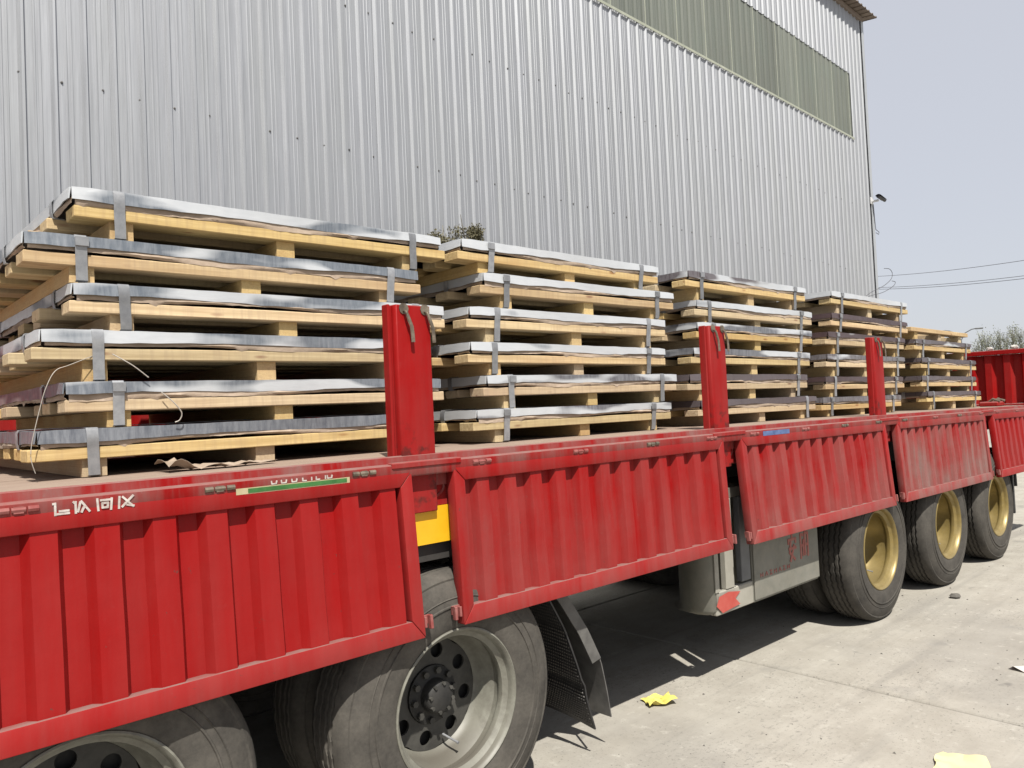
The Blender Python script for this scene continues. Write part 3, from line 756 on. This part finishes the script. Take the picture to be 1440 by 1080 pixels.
# odds and ends under the deck
m = MB().box(5.20, 5.27, .26, .34, .62, 1.32); bpart('frame_bracket', m, M['red'], dust=.2, bevel=.004)
for x in (3.02,):
    m = MB().box(x-.06, x+.06, .62, .74, .30, 1.3); lg = bpart('landing_leg', m, M['fender'], bevel=.006)
    m = MB().box(x-.10, x+.10, .58, .78, .27, .298); bpart('foot_plate', m, M['fender'], lg)
    m = MB().box(x-.06, x+.06, 1.76, 1.88, .30, 1.3); lg = bpart('landing_leg', m, M['fender'], bevel=.006)
    m = MB().box(x-.10, x+.10, 1.72, 1.92, .27, .298); bpart('foot_plate', m, M['fender'], lg)
m = MB().tube([(2.5, .95, .75), (3.5, .95, .75)], .15, 18); bpart('air_tank', m, M['chassis'])
m = MB().tube([(9.55, .10, .62), (9.60, .12, .95)], .02, 6); bpart('rear_bracket', m, M['chassis'])
m = MB().box(9.40, 9.44, .08, .62, .35, .95); bpart('mud_flap', m, M['flap'])
m = MB().box(9.6, 9.72, .10, 2.40, .86, 1.02); bpart('rear_bumper', m, M['chassis'])

# ------------------------------------------------------------------ pallet packs
PW, PD = 1.565, 1.55
plank_m = MB().box(-PW/2-.012, PW/2+.012, -.055, .055, -.0205, .0205, 6).mesh('plank', M['wood'], bevel=.003)
run_m = MB().box(-PD/2+.02, PD/2-.02, -.039, .039, -.5, .5, 6).mesh('runner', M['wood'])
top_m = MB().box(-PW/2+.006, PW/2-.006, -PD/2+.006, PD/2-.006, -.003, .003).mesh('top_sheet', M['sheet'])
def edge_mesh(L, seed, h=.041):
    r = random.Random(seed); n = 26; m = MB(); rings = []; a = r.uniform(0, 9)
    for i in range(n+1):
        x = -L/2 + L*i/n; end = min(i, n-i)
        dy = .0035*math.sin(a + x*5) + .0015*r.uniform(-1, 1) - (.003 if 0 < end < 2 else 0)
        db = .004*math.sin(2*a + x*7) + .0025*r.uniform(-1, 1)
        dt = .0012*r.uniform(-1, 1) + (-.003 if end == 0 else 0)
        rings.append([(x, -.002+dy, -h/2+db), (x, .002+dy, -h/2+db), (x, .003, h/2-.002+dt), (x, .045, h/2-.001+dt), (x, .045, h/2+dt), (x, -.001+dy*.3, h/2+dt)])
    m.sweep(rings, None); return m.mesh('edge_strip', M['edge'], ang=40)
def paper_mesh(L, seed):
    r = random.Random(seed); n = 60; m = MB(); a = r.uniform(0, 9); rings = []
    hang = 0
    for i in range(n+1):
        x = -L/2 + L*i/n
        hang = .020 + .006*math.sin(a + x*3.1) + .003*math.sin(2.3*a + x*8.7) + .0014*r.uniform(-1, 1)
        if r.random() < .04: hang += .012
        by = .003*math.sin(a*3 + x*13) + .0012*r.uniform(-1, 1)
        rings.append([(x, .006, .012), (x, .002+by*.4, .0), (x, -.001+by, -hang*.55), (x, .003-by, -hang)])
    m.sweep(rings, None, closed=False); return m.mesh('paper_wrap', M['paper'], solid=.0015, ang=60)
EF = [edge_mesh(PW, 100+i) for i in range(6)]; ES = [edge_mesh(PD, 200+i) for i in range(4)]
PF = [paper_mesh(PW-.02, 300+i) for i in range(6)]; PS = [paper_mesh(PD-.02, 400+i) for i in range(4)]
def strap_mesh(seed, rh):
    """closed band in the y-z plane round runner and pack, front at y=-PD/2"""
    r = random.Random(seed); w = .0185; H = rh + .1035; f = -PD/2; m = MB()
    path = [(f+.012, .001), (f-.002, .006), (f-.004+r.uniform(-.003, .003), rh*.6), (f-.006, rh+.02), (f-.0075, rh+.041), (f-.011, rh+.062), (f-.0105, H-.008), (f-.004, H+.0025), (f+.05, H+.004),
            (-f-.05, H+.004), (-f+.004, H+.0025), (-f+.009, H-.008), (-f+.006, rh+.02), (-f+.002, .006), (-f-.012, .001)]
    lean = r.uniform(-.012, .012)
    rings = []
    for y, z in path:
        k = (z/H)*lean
        rings.append([(-w+k, y, z), (w+k, y, z)])
    m.sweep(rings, None, closed=False)
    return m.mesh('strap', M['strap'], solid=.0018, ang=50)
def side_strap_mesh(seed, rh):
    r = random.Random(seed); w = .016; H = rh+.1035; L = PW/2; m = MB()
    path = [(-L+.03, rh+.040), (-L-.006, rh+.041), (-L-.011, rh+.062), (-L-.0105, H-.008), (-L-.004, H+.0028), (-L+.05, H+.0045), (L-.05, H+.0045), (L+.004, H+.0028), (L+.0105, H-.008), (L+.011, rh+.062), (L+.006, rh+.041), (L-.03, rh+.040)]
    m.sweep([[(x, -w, z), (x, w, z)] for x, z in path], None, closed=False)
    return m.mesh('strap', M['strap'], solid=.0018, ang=50)
clip_m = MB().box(-.021, .021, -.003, .003, -.016, .016).mesh('strap_clip', M['strap'], bevel=.001)
GP = 'strapped pallet packs stacked on the trailer'
def pallet(label, xl, zb, h, scuff, brown, seed, pack=True):
    r = random.Random(seed)
    rh = max(.045, h - (.1035 if pack else .043))
    t = thing('pallet_pack' if pack else 'empty_pallet', label, 'pallet', (xl + PW/2, .45 + PD/2 + r.uniform(-.006, .010), zb), r.uniform(-.004, .004), GP)
    t.rotation_euler.y = -(camber(xl+PW)-camber(xl))/PW + r.uniform(-.0025, .0025)
    for k, rx in enumerate((-PW/2+.165, .005, PW/2-.165)):
        o = put('runner', run_m, t, (rx + r.uniform(-.012, .012), .002*k, rh/2), (0, 0, math.pi/2)); o.scale = (1, 1, rh)
    n = 7
    dx0 = r.uniform(-.035, .02)
    for k in range(n):
        y = -PD/2 + .056 + (PD-.112)*k/(n-1)
        o = put('plank', plank_m, t, ((dx0 if k == 0 else r.uniform(-.05, .05)), y + (r.uniform(-.01, .01) if k else 0), rh + .0207), (r.uniform(-.02, .02), 0, math.pi*(r.random() < .5)))
    if not pack: return t
    z = rh + .041
    o = put('top_sheet', top_m, t, (0, 0, z + .058))
    ze = z + .0415
    def es(nm, me, loc, rz, **kw):
        o = put(nm, me, t, loc, (0, 0, rz)); o['scuff'] = scuff + r.uniform(-.08, .08); o['brown'] = brown; return o
    es('edge_strip', r.choice(EF), (0, -PD/2-.004, ze), 0); es('edge_strip', r.choice(EF), (0, PD/2+.004, ze), math.pi)
    es('edge_strip', r.choice(ES), (-PW/2-.004, 0, ze-.0005), -math.pi/2); es('edge_strip', r.choice(ES), (PW/2+.004, 0, ze-.0005), math.pi/2)
    zp = z + .0235
    put('paper_wrap', r.choice(PF), t, (0, -PD/2-.001, zp)); put('paper_wrap', r.choice(PF), t, (0, PD/2+.001, zp), (0, 0, math.pi))
    put('paper_wrap', r.choice(PS), t, (-PW/2-.001, 0, zp), (0, 0, -math.pi/2)); put('paper_wrap', r.choice(PS), t, (PW/2+.001, 0, zp), (0, 0, math.pi/2))
    for k, sx in enumerate((-PW/2+.165+r.uniform(-.025, .025), PW/2-.165+r.uniform(-.025, .025))):
        sm = strap_mesh(seed*7+k, rh); s = put('strap', sm, t, (sx, 0, 0))
        if r.random() < .5: put('strap_clip', clip_m, s, (.0, -PD/2-.015, rh+.083))
    for k, sy in enumerate((-PD/2+.26, PD/2-.3)):
        put('strap', side_strap_mesh(seed*11+k, rh), t, (0, sy + r.uniform(-.04, .04), 0))
    return t
def ty(z): return 1.6991 + (z-1.6991)*1.0174
TOPS = [[2.506, 2.338, 2.182, 2.022, 1.848, 1.692], [2.516, 2.363, 2.192, 2.020, 1.860, 1.691], [2.516, 2.335, 2.189, 2.022, 1.854, 1.685],
        [2.520, 2.338, 2.183, 2.006, 1.825, 1.660], [2.285, 2.172, 1.991, 1.816, 1.660]]
XLS = [[.678, .541, .676, .579, .64, .556], [2.34, 2.473, 2.374, 2.373, 2.468, 2.391], [4.18, 4.274, 4.245, 4.206, 4.153, 4.256],
       [6.18, 6.15, 6.06, 6.05, 5.99, 5.92], [7.775, 7.865, 7.975, 7.985, 8.105]]
SC = [[.34, .66, .46, .58, .64, .95], [.16, .24, .18, .30, .40, .48], [.56, .22, .52, .74, .86, .84], [.10, .95, .85, .85, .90, .85], [0, .82, .95, .95, .95]]
BR = [[0, 0, 0, 0, .1, .25], [.2, .1, .1, .1, .5, .5], [.85, .1, .4, .4, .9, .9], [.2, 1, 1, .8, 1, .8], [0, .9, .9, .9, .9]]
LV = [['topmost', 'second from top', 'third from top', 'fourth from top', 'second from bottom', 'bottom'], ['topmost bare', 'second from top', 'middle', 'second from bottom', 'bottom']]
STK = ['in the leftmost stack', 'in the second stack from left', 'in the middle stack', 'in the fourth stack from left', 'in the farthest stack by end board']
def look(s, b): return ('clean pale' if s < .19 else 'pale smudged' if s < .45 else 'dark smudged' if b < .45 else 'mottled brown' if s < .7 else 'dark brown')
for si in range(5):
    tops = [ty(z) for z in TOPS[si]]; n = len(tops)
    xm = XLS[si][-1]*1.0174 + PW/2
    zb = 1.525 + camber(xm)
    order = list(range(n-1, -1, -1)); z = zb
    for k in order:
        h = tops[k] - z
        lv = LV[1 if si == 4 else 0][k]
        if si == 4 and k == 0: lab = 'bare wooden pallet without sheets on top of the farthest stack'
        else: lab = '%s pallet with %s steel edging %s' % (lv, look(SC[si][k], BR[si][k]), STK[si])
        pallet(lab, XLS[si][k]*1.0174, z + .0005, h - .0005, SC[si][k], BR[si][k], 1000 + si*10 + k, not (si == 4 and k == 0))
        z = tops[k]

# ------------------------------------------------------------------ loose scraps, wires
def wire(pts, r, mat, label, cat='wire'):
    P = [Vector(p) for p in pts]; out = []
    for i in range(len(P)-1):
        a, b, c, d = P[max(i-1, 0)], P[i], P[i+1], P[min(i+2, len(P)-1)]
        for k in range(5):
            t = k/5; out.append(.5*((2*b) + (c-a)*t + (2*a-5*b+4*c-d)*t*t + (3*b-a-3*c+d)*t**3))
    out.append(P[-1])
    m = MB().tube(out, r, 6); return tag(build('wire', m, mat), label, cat)
wire([(.78, .47, 1.955), (.665, .425, 1.906), (.62, .42, 1.885), (.592, .42, 1.83), (.575, .42, 1.77), (.556, .42, 1.69), (.547, .42, 1.645), (.545, .42, 1.60), (.556, .42, 1.555)], .0013, M['wire'], 'pale bent wire hanging down the left corner of the leftmost stack')
wire([(.80, .44, 1.945), (.86, .425, 1.905), (.912, .425, 1.862)], .002, M['wire'], 'short pale wire over the dark gap beside the left strap of the leftmost stack')
wire([(.955, .43, 1.81), (.99, .42, 1.775), (1.02, .42, 1.735), (1.015, .425, 1.708), (1.0, .43, 1.70)], .0022, M['wire'], 'hooked pale wire end above the bottom pallet of the leftmost stack')
wire([(7.25, .60, 2.56), (7.30, .55, 2.61), (7.45, .5, 2.67), (7.58, .48, 2.74), (7.62, .48, 2.80), (7.56, .48, 2.835), (7.44, .48, 2.83)], .0028, M['darkwire'], 'thin dark wire curling up from the top of the fourth stack')
wire([(7.35, .72, 2.545), (7.50, .65, 2.60), (7.68, .6, 2.64), (7.80, .55, 2.70), (7.86, .55, 2.745), (7.78, .55, 2.75)], .0028, M['darkwire'], 'lower dark wire end bent over the right of the fourth stack')
def scrap(name, pts, faces, mat, label, cat, th=.0015, loc=None):
    m = MB().add(pts, faces); o = build(name, m, mat, solid=th, smooth=False); return tag(o, label, cat)
# brown paper on the deck
r3 = random.Random(5); m = MB()
def pap(u, v):
    x = .93 + .42*u; w = .15*(1-.70*u) ; y = .300 + .05*u + w*v
    return (x, y + .01*math.sin(9*u), 1.527 + camber(x) + .018*abs(math.sin(11*u+3*v))*(1-.5*u) + (.03 if u < .22 else .004)*r3.random())
m.grid(pap, 18, 4); tag(build('paper_scrap', m, M['paper'], solid=.001), 'torn brown kraft paper lying on the deck under the leftmost stack', 'paper')
def fold(cx, cy, pts, fs, mat, label, s=1, rz=0):
    c, s_ = math.cos(rz), math.sin(rz)
    V = [(cx + s*(x*c - y*s_), cy + s*(x*s_ + y*c), .003 + s*z) for x, y, z in pts]
    return scrap('paper_scrap', V, fs, mat, label, 'paper')
def crumple(cx, cy, sx, sy, rz, seed, hgt, mat, label):
    r = random.Random(seed); c, s_ = math.cos(rz), math.sin(rz); m = MB(); off = Vector((seed*3.1, seed*1.7, 0))
    def f(u, v):
        x = (u-.5)*sx*(1 + .25*noise.noise(Vector((v*2.2, seed, 0)))); y = (v-.5)*sy*(1 + .3*noise.noise(Vector((u*2.2, seed+5, 0))))
        z = hgt*abs(noise.noise(Vector((u*2.6, v*2.6, seed*.7)))) * 2.2 + hgt*.25*abs(noise.noise(Vector((u*7, v*7, seed))))
        e = max(0, u-.78) + max(0, .18-v)
        return (cx + x*c - y*s_, cy + x*s_ + y*c, .003 + z + e*hgt*2.4)
    m.grid(f, 9, 8); tag(build('paper_scrap', m, mat, solid=.001, ang=22), label, 'paper')
crumple(3.55, .300, .17, .13, -.5, 4, .026, M['yellowpaper'], 'crumpled yellow paper scrap at the edge of the trailer shadow')
crumple(3.79, -1.17, .24, .19, .2, 9, .016, M['palepaper'], 'pale yellow paper sheet on open concrete nearest the camera')
fold(5.34, -1.0, [(-.05, -.02, .0), (.03, -.05, .02), (.06, .03, .0), (-.01, .05, .03)], [(0, 1, 2), (0, 2, 3)], M['whitepaper'], 'white paper scrap on the concrete at the right', 1.0, .4)
for (px, py, sz, lab) in ((6.87, -.15, .045, 'dark pebble alone on the concrete right of the trailer wheels'),):
    m = MB(); r4 = random.Random(9)
    m.lathe([(0.001, 0), (sz*.7, .002), (sz, sz*.35), (sz*.6, sz*.75), (.001, sz*.8)], (px, py, 0), 7, 'z')
    m.map(lambda x, y, z: (x + r4.uniform(-.006, .006), y + r4.uniform(-.006, .006), z)); tag(build('pebble', m, M['pebble'], smooth=False), lab, 'stone')
grit = MB(); r5 = random.Random(21)
for i in range(900):
    x = r5.uniform(2.6, 14); y = r5.uniform(-3.2, .6) ; s = r5.choice((.003, .004, .005, .006, .009))*r5.uniform(.7, 1.3)
    a = r5.uniform(0, 6)
    q = [(x + s*math.cos(a+k*2.1)*r5.uniform(.7, 1.2), y + s*math.sin(a+k*2.1)*r5.uniform(.7, 1.2), .0005) for k in range(3)]
    grit.add(q + [(x, y, s*.8)], [(0, 1, 3), (1, 2, 3), (2, 0, 3)])
tag(build('grit', grit, M['pebble'], smooth=False), 'fine dark grit scattered over the concrete yard', 'grit', kind='stuff')
# white lumps on the end board
for k, (yy, s) in enumerate(((.60, .055), (.33, .06))):
    m = MB().lathe([(.001, 0), (s*.45, .0), (s*.55, s*.35), (s*.45, s*.6), (.001, s*.7)], (EX+.02, yy, 2.198+ez), 9, 'z'); r6 = random.Random(k)
    m.map(lambda x, y, z: (x + r6.uniform(-.01, .01), y*1 + r6.uniform(-.012, .012), z + r6.uniform(0, .01)))
    tag(build('plastic_scrap', m, M['whitepaper']), ['left', 'right'][k] + ' one of two white lumps resting on the red end board', 'scrap')

# ------------------------------------------------------------------ shrub by the wall
def leaf_blob(m, c, rad, n, r, size):
    for i in range(n):
        d = Vector((r.gauss(0, 1), r.gauss(0, 1), r.gauss(0, 1))).normalized()*(r.random()**.45)
        p = Vector(c) + Vector((d.x*rad[0], d.y*rad[1], d.z*rad[2]))
        a = Vector((r.gauss(0, 1), r.gauss(0, 1), r.gauss(0, .8)+.5)).normalized(); b = a.cross(Vector((r.gauss(0, 1), r.gauss(0, 1), r.gauss(0, 1)))).normalized()
        s = size*r.uniform(.5, 1.3)
        m.add([p - b*s*.25, p + a*s*.5 - b*s*.1, p + a*s, p + a*s*.5 + b*s*.3], [(0, 1, 2, 3)])
def shrub(cx, cy, ztop, rad, label, seed):
    r = random.Random(seed); t = thing('shrub', label, 'shrub', (cx, cy, 0), 0, 'dry shrubs by the warehouse wall')
    m = MB(); m.tube([(0, 0, 0), (.03, .02, 1.2), (-.02, 0, 2.3), (0, 0, ztop-.12)], [.035, .028, .02, .006], 7)
    for k in range(14):
        z = 1.4 + (ztop-1.5)*k/14; a = r.uniform(0, 6.3); l = rad*r.uniform(.6, 1)
        m.tube([(0, 0, z), (l*math.cos(a)*.6, l*math.sin(a)*.6, z+.12), (l*math.cos(a), l*math.sin(a), z+.3)], [.01, .007, .003], 5)
    build('stem', m, M['bark'], t, local=True)
    m = MB()
    for k in range(34):
        z = 1.35 + (ztop-1.45)*r.random(); rr = rad*(1 - .35*(z/ztop)); a = r.uniform(0, 6.3); q = rr*r.random()**.5
        leaf_blob(m, (q*math.cos(a), q*math.sin(a), z), (.11, .11, .11), 60, r, .035)
    for q in range(7):
        a = r.uniform(0, 6.3); leaf_blob(m, (rad*.5*math.cos(a), rad*.5*math.sin(a), ztop-.16+r.uniform(-.10, .07)), (rad*.42, rad*.42, .085), 260, r, .03)
    build('foliage', m, M['drygrass'], t, local=True, smooth=False)
shrub(5.19, 3.8, 3.66, .205, 'taller right one of two dry shrubs showing above the second stack', 31)
shrub(4.85, 3.75, 3.55, .18, 'lower left one of two dry shrubs showing above the second stack', 32)

# ------------------------------------------------------------------ far things
def tree_parts(seed):
    r = random.Random(seed); H = 6.3; trunk = MB(); trunk.tube([(0, 0, 0), (.03, 0, 1.5), (0, .03, 3.5), (0, 0, H-.3)], [.09, .07, .05, .012], 7)
    br = MB(); lf = MB()
    for k in range(70):
        z = 1.0 + (H-1.6)*(k/70); a = r.uniform(0, 6.3); l = r.uniform(.8, 1.7)*(1 - .45*z/H); sp = r.uniform(.25, .5)
        e = Vector((math.cos(a)*l*sp, math.sin(a)*l*sp, z + l)); mid = Vector((math.cos(a)*l*sp*.6, math.sin(a)*l*sp*.6, z + l*.45))
        br.tube([(0, 0, z), mid, e], [.022, .014, .005], 4)
        for q in range(30):
            t = r.uniform(.25, 1.1); p = Vector((0, 0, z)).lerp(e, t) + Vector((r.gauss(0, .09), r.gauss(0, .09), r.gauss(0, .12)))
            s = r.uniform(.05, .11); d = Vector((r.gauss(0, 1), r.gauss(0, 1), r.gauss(0, 1))).normalized(); b = d.cross(Vector((0, .3, 1))).normalized()
            lf.add([p - b*s*.35, p + d*s*.6, p + b*s*.35, p - d*s*.6], [(0, 1, 2, 3)])
    return trunk.mesh('trunk', M['bark']), br.mesh('branches', M['bark']), lf.mesh('crown', M['leaf'], smooth=False)
TP = [tree_parts(50+i) for i in range(3)]
r7 = random.Random(77)
POP = []
for i in range(22):
    f = i/21; az = .288 - .12*f; d = 60 + r7.uniform(-4, 6)
    POP.append((d*math.sqrt(1-az*az), d*az - 2.47, r7.uniform(.93, 1.06)))
for i, (x, y, s) in enumerate(POP):
    s *= .78
    t = thing('poplar_tree', 'pale green young poplar in the row beyond the red end board', 'tree', (x, y, 0), r7.uniform(0, 6), 'poplars in a row beyond the trailer')
    t.scale = (s*1.05, s*1.05, s)
    for nm, me in zip(('trunk', 'branches', 'crown'), TP[i % 3]): put(nm, me, t)
# street lamp with two arms
ld = Vector((.954, .3005)).normalized()*62; lampx, lampy = ld.x, ld.y - 2.47
t = thing('street_lamp', 'double armed street lamp rising behind the farthest stack', 'street lamp', (lampx, lampy, 0), R(-72))
m = MB().tube([(0, 0, 0), (0, 0, 3), (0, 0, 5.0)], [.09, .075, .055], 10); build('pole', m, M['lamp'], t, local=True)
for s in (-1, 1):
    m = MB().tube([(0, 0, 4.9), (.25*s, 0, 5.4), (.65*s, 0, 5.62), (.9*s, 0, 5.66)], .035, 8); build('arm', m, M['lamp'], t, local=True)
    m = MB().box(.85*s if s > 0 else -1.35, 1.35 if s > 0 else -.85, -.12, .12, 5.60, 5.70); build('lamp_head', m, M['lamp'], t, local=True, bevel=.03)
# power lines
def pl(a, b, sag, label):
    a = Vector(a); b = Vector(b); pts = [a.lerp(b, i/24) + Vector((0, 0, -sag*4*(i/24)*(1-i/24))) for i in range(25)]
    tag(build('power_line', MB().tube(pts, .012, 5), M['darkwire']), label, 'power line', 'power lines over the yard')
def ry(az, el, d):
    h = Vector((math.sin(az), math.cos(az))); return Vector((h.x*d, h.y*d - 2.473, 1.699 + el*d))
def azof(x, y): return math.atan2(x, y)
A1 = azof(.926, .377); A2 = azof(.971, .239)
def ext(e1, e2, d1, d2):
    p = ry(A1, e1, d1); q = ry(A2, e2, d2); return p + (p-q)*.5, q + (q-p)*.8
for e1, e2, lab in ((.1395, .1440, 'upper thin power line crossing the sky right of the warehouse'), (.1265, .1275, 'middle thin power line, upper of the close pair right of the warehouse'), (.1245, .1245, 'lowest thin power line, lower of the close pair right of the warehouse')):
    a, b = ext(e1, e2, 52, 40); pl(a, b, .5, lab)
for q, lab in ((ext(.13, .13, 52, 40)[0], 'concrete power pole hidden behind the warehouse'), (ext(.13, .13, 52, 40)[1], 'concrete power pole at the right end of the lines')):
    t = thing('power_pole', lab, 'power pole', (q.x, q.y, 0))
    m = MB().tube([(0, 0, 0), (0, 0, q.z+.6)], [.17, .11], 12); build('pole', m, M['lamp'], t, local=True)
    m = MB().box(-.06, .06, -.8, .8, q.z-.1, q.z); build('crossarm', m, M['lamp'], t, local=True)
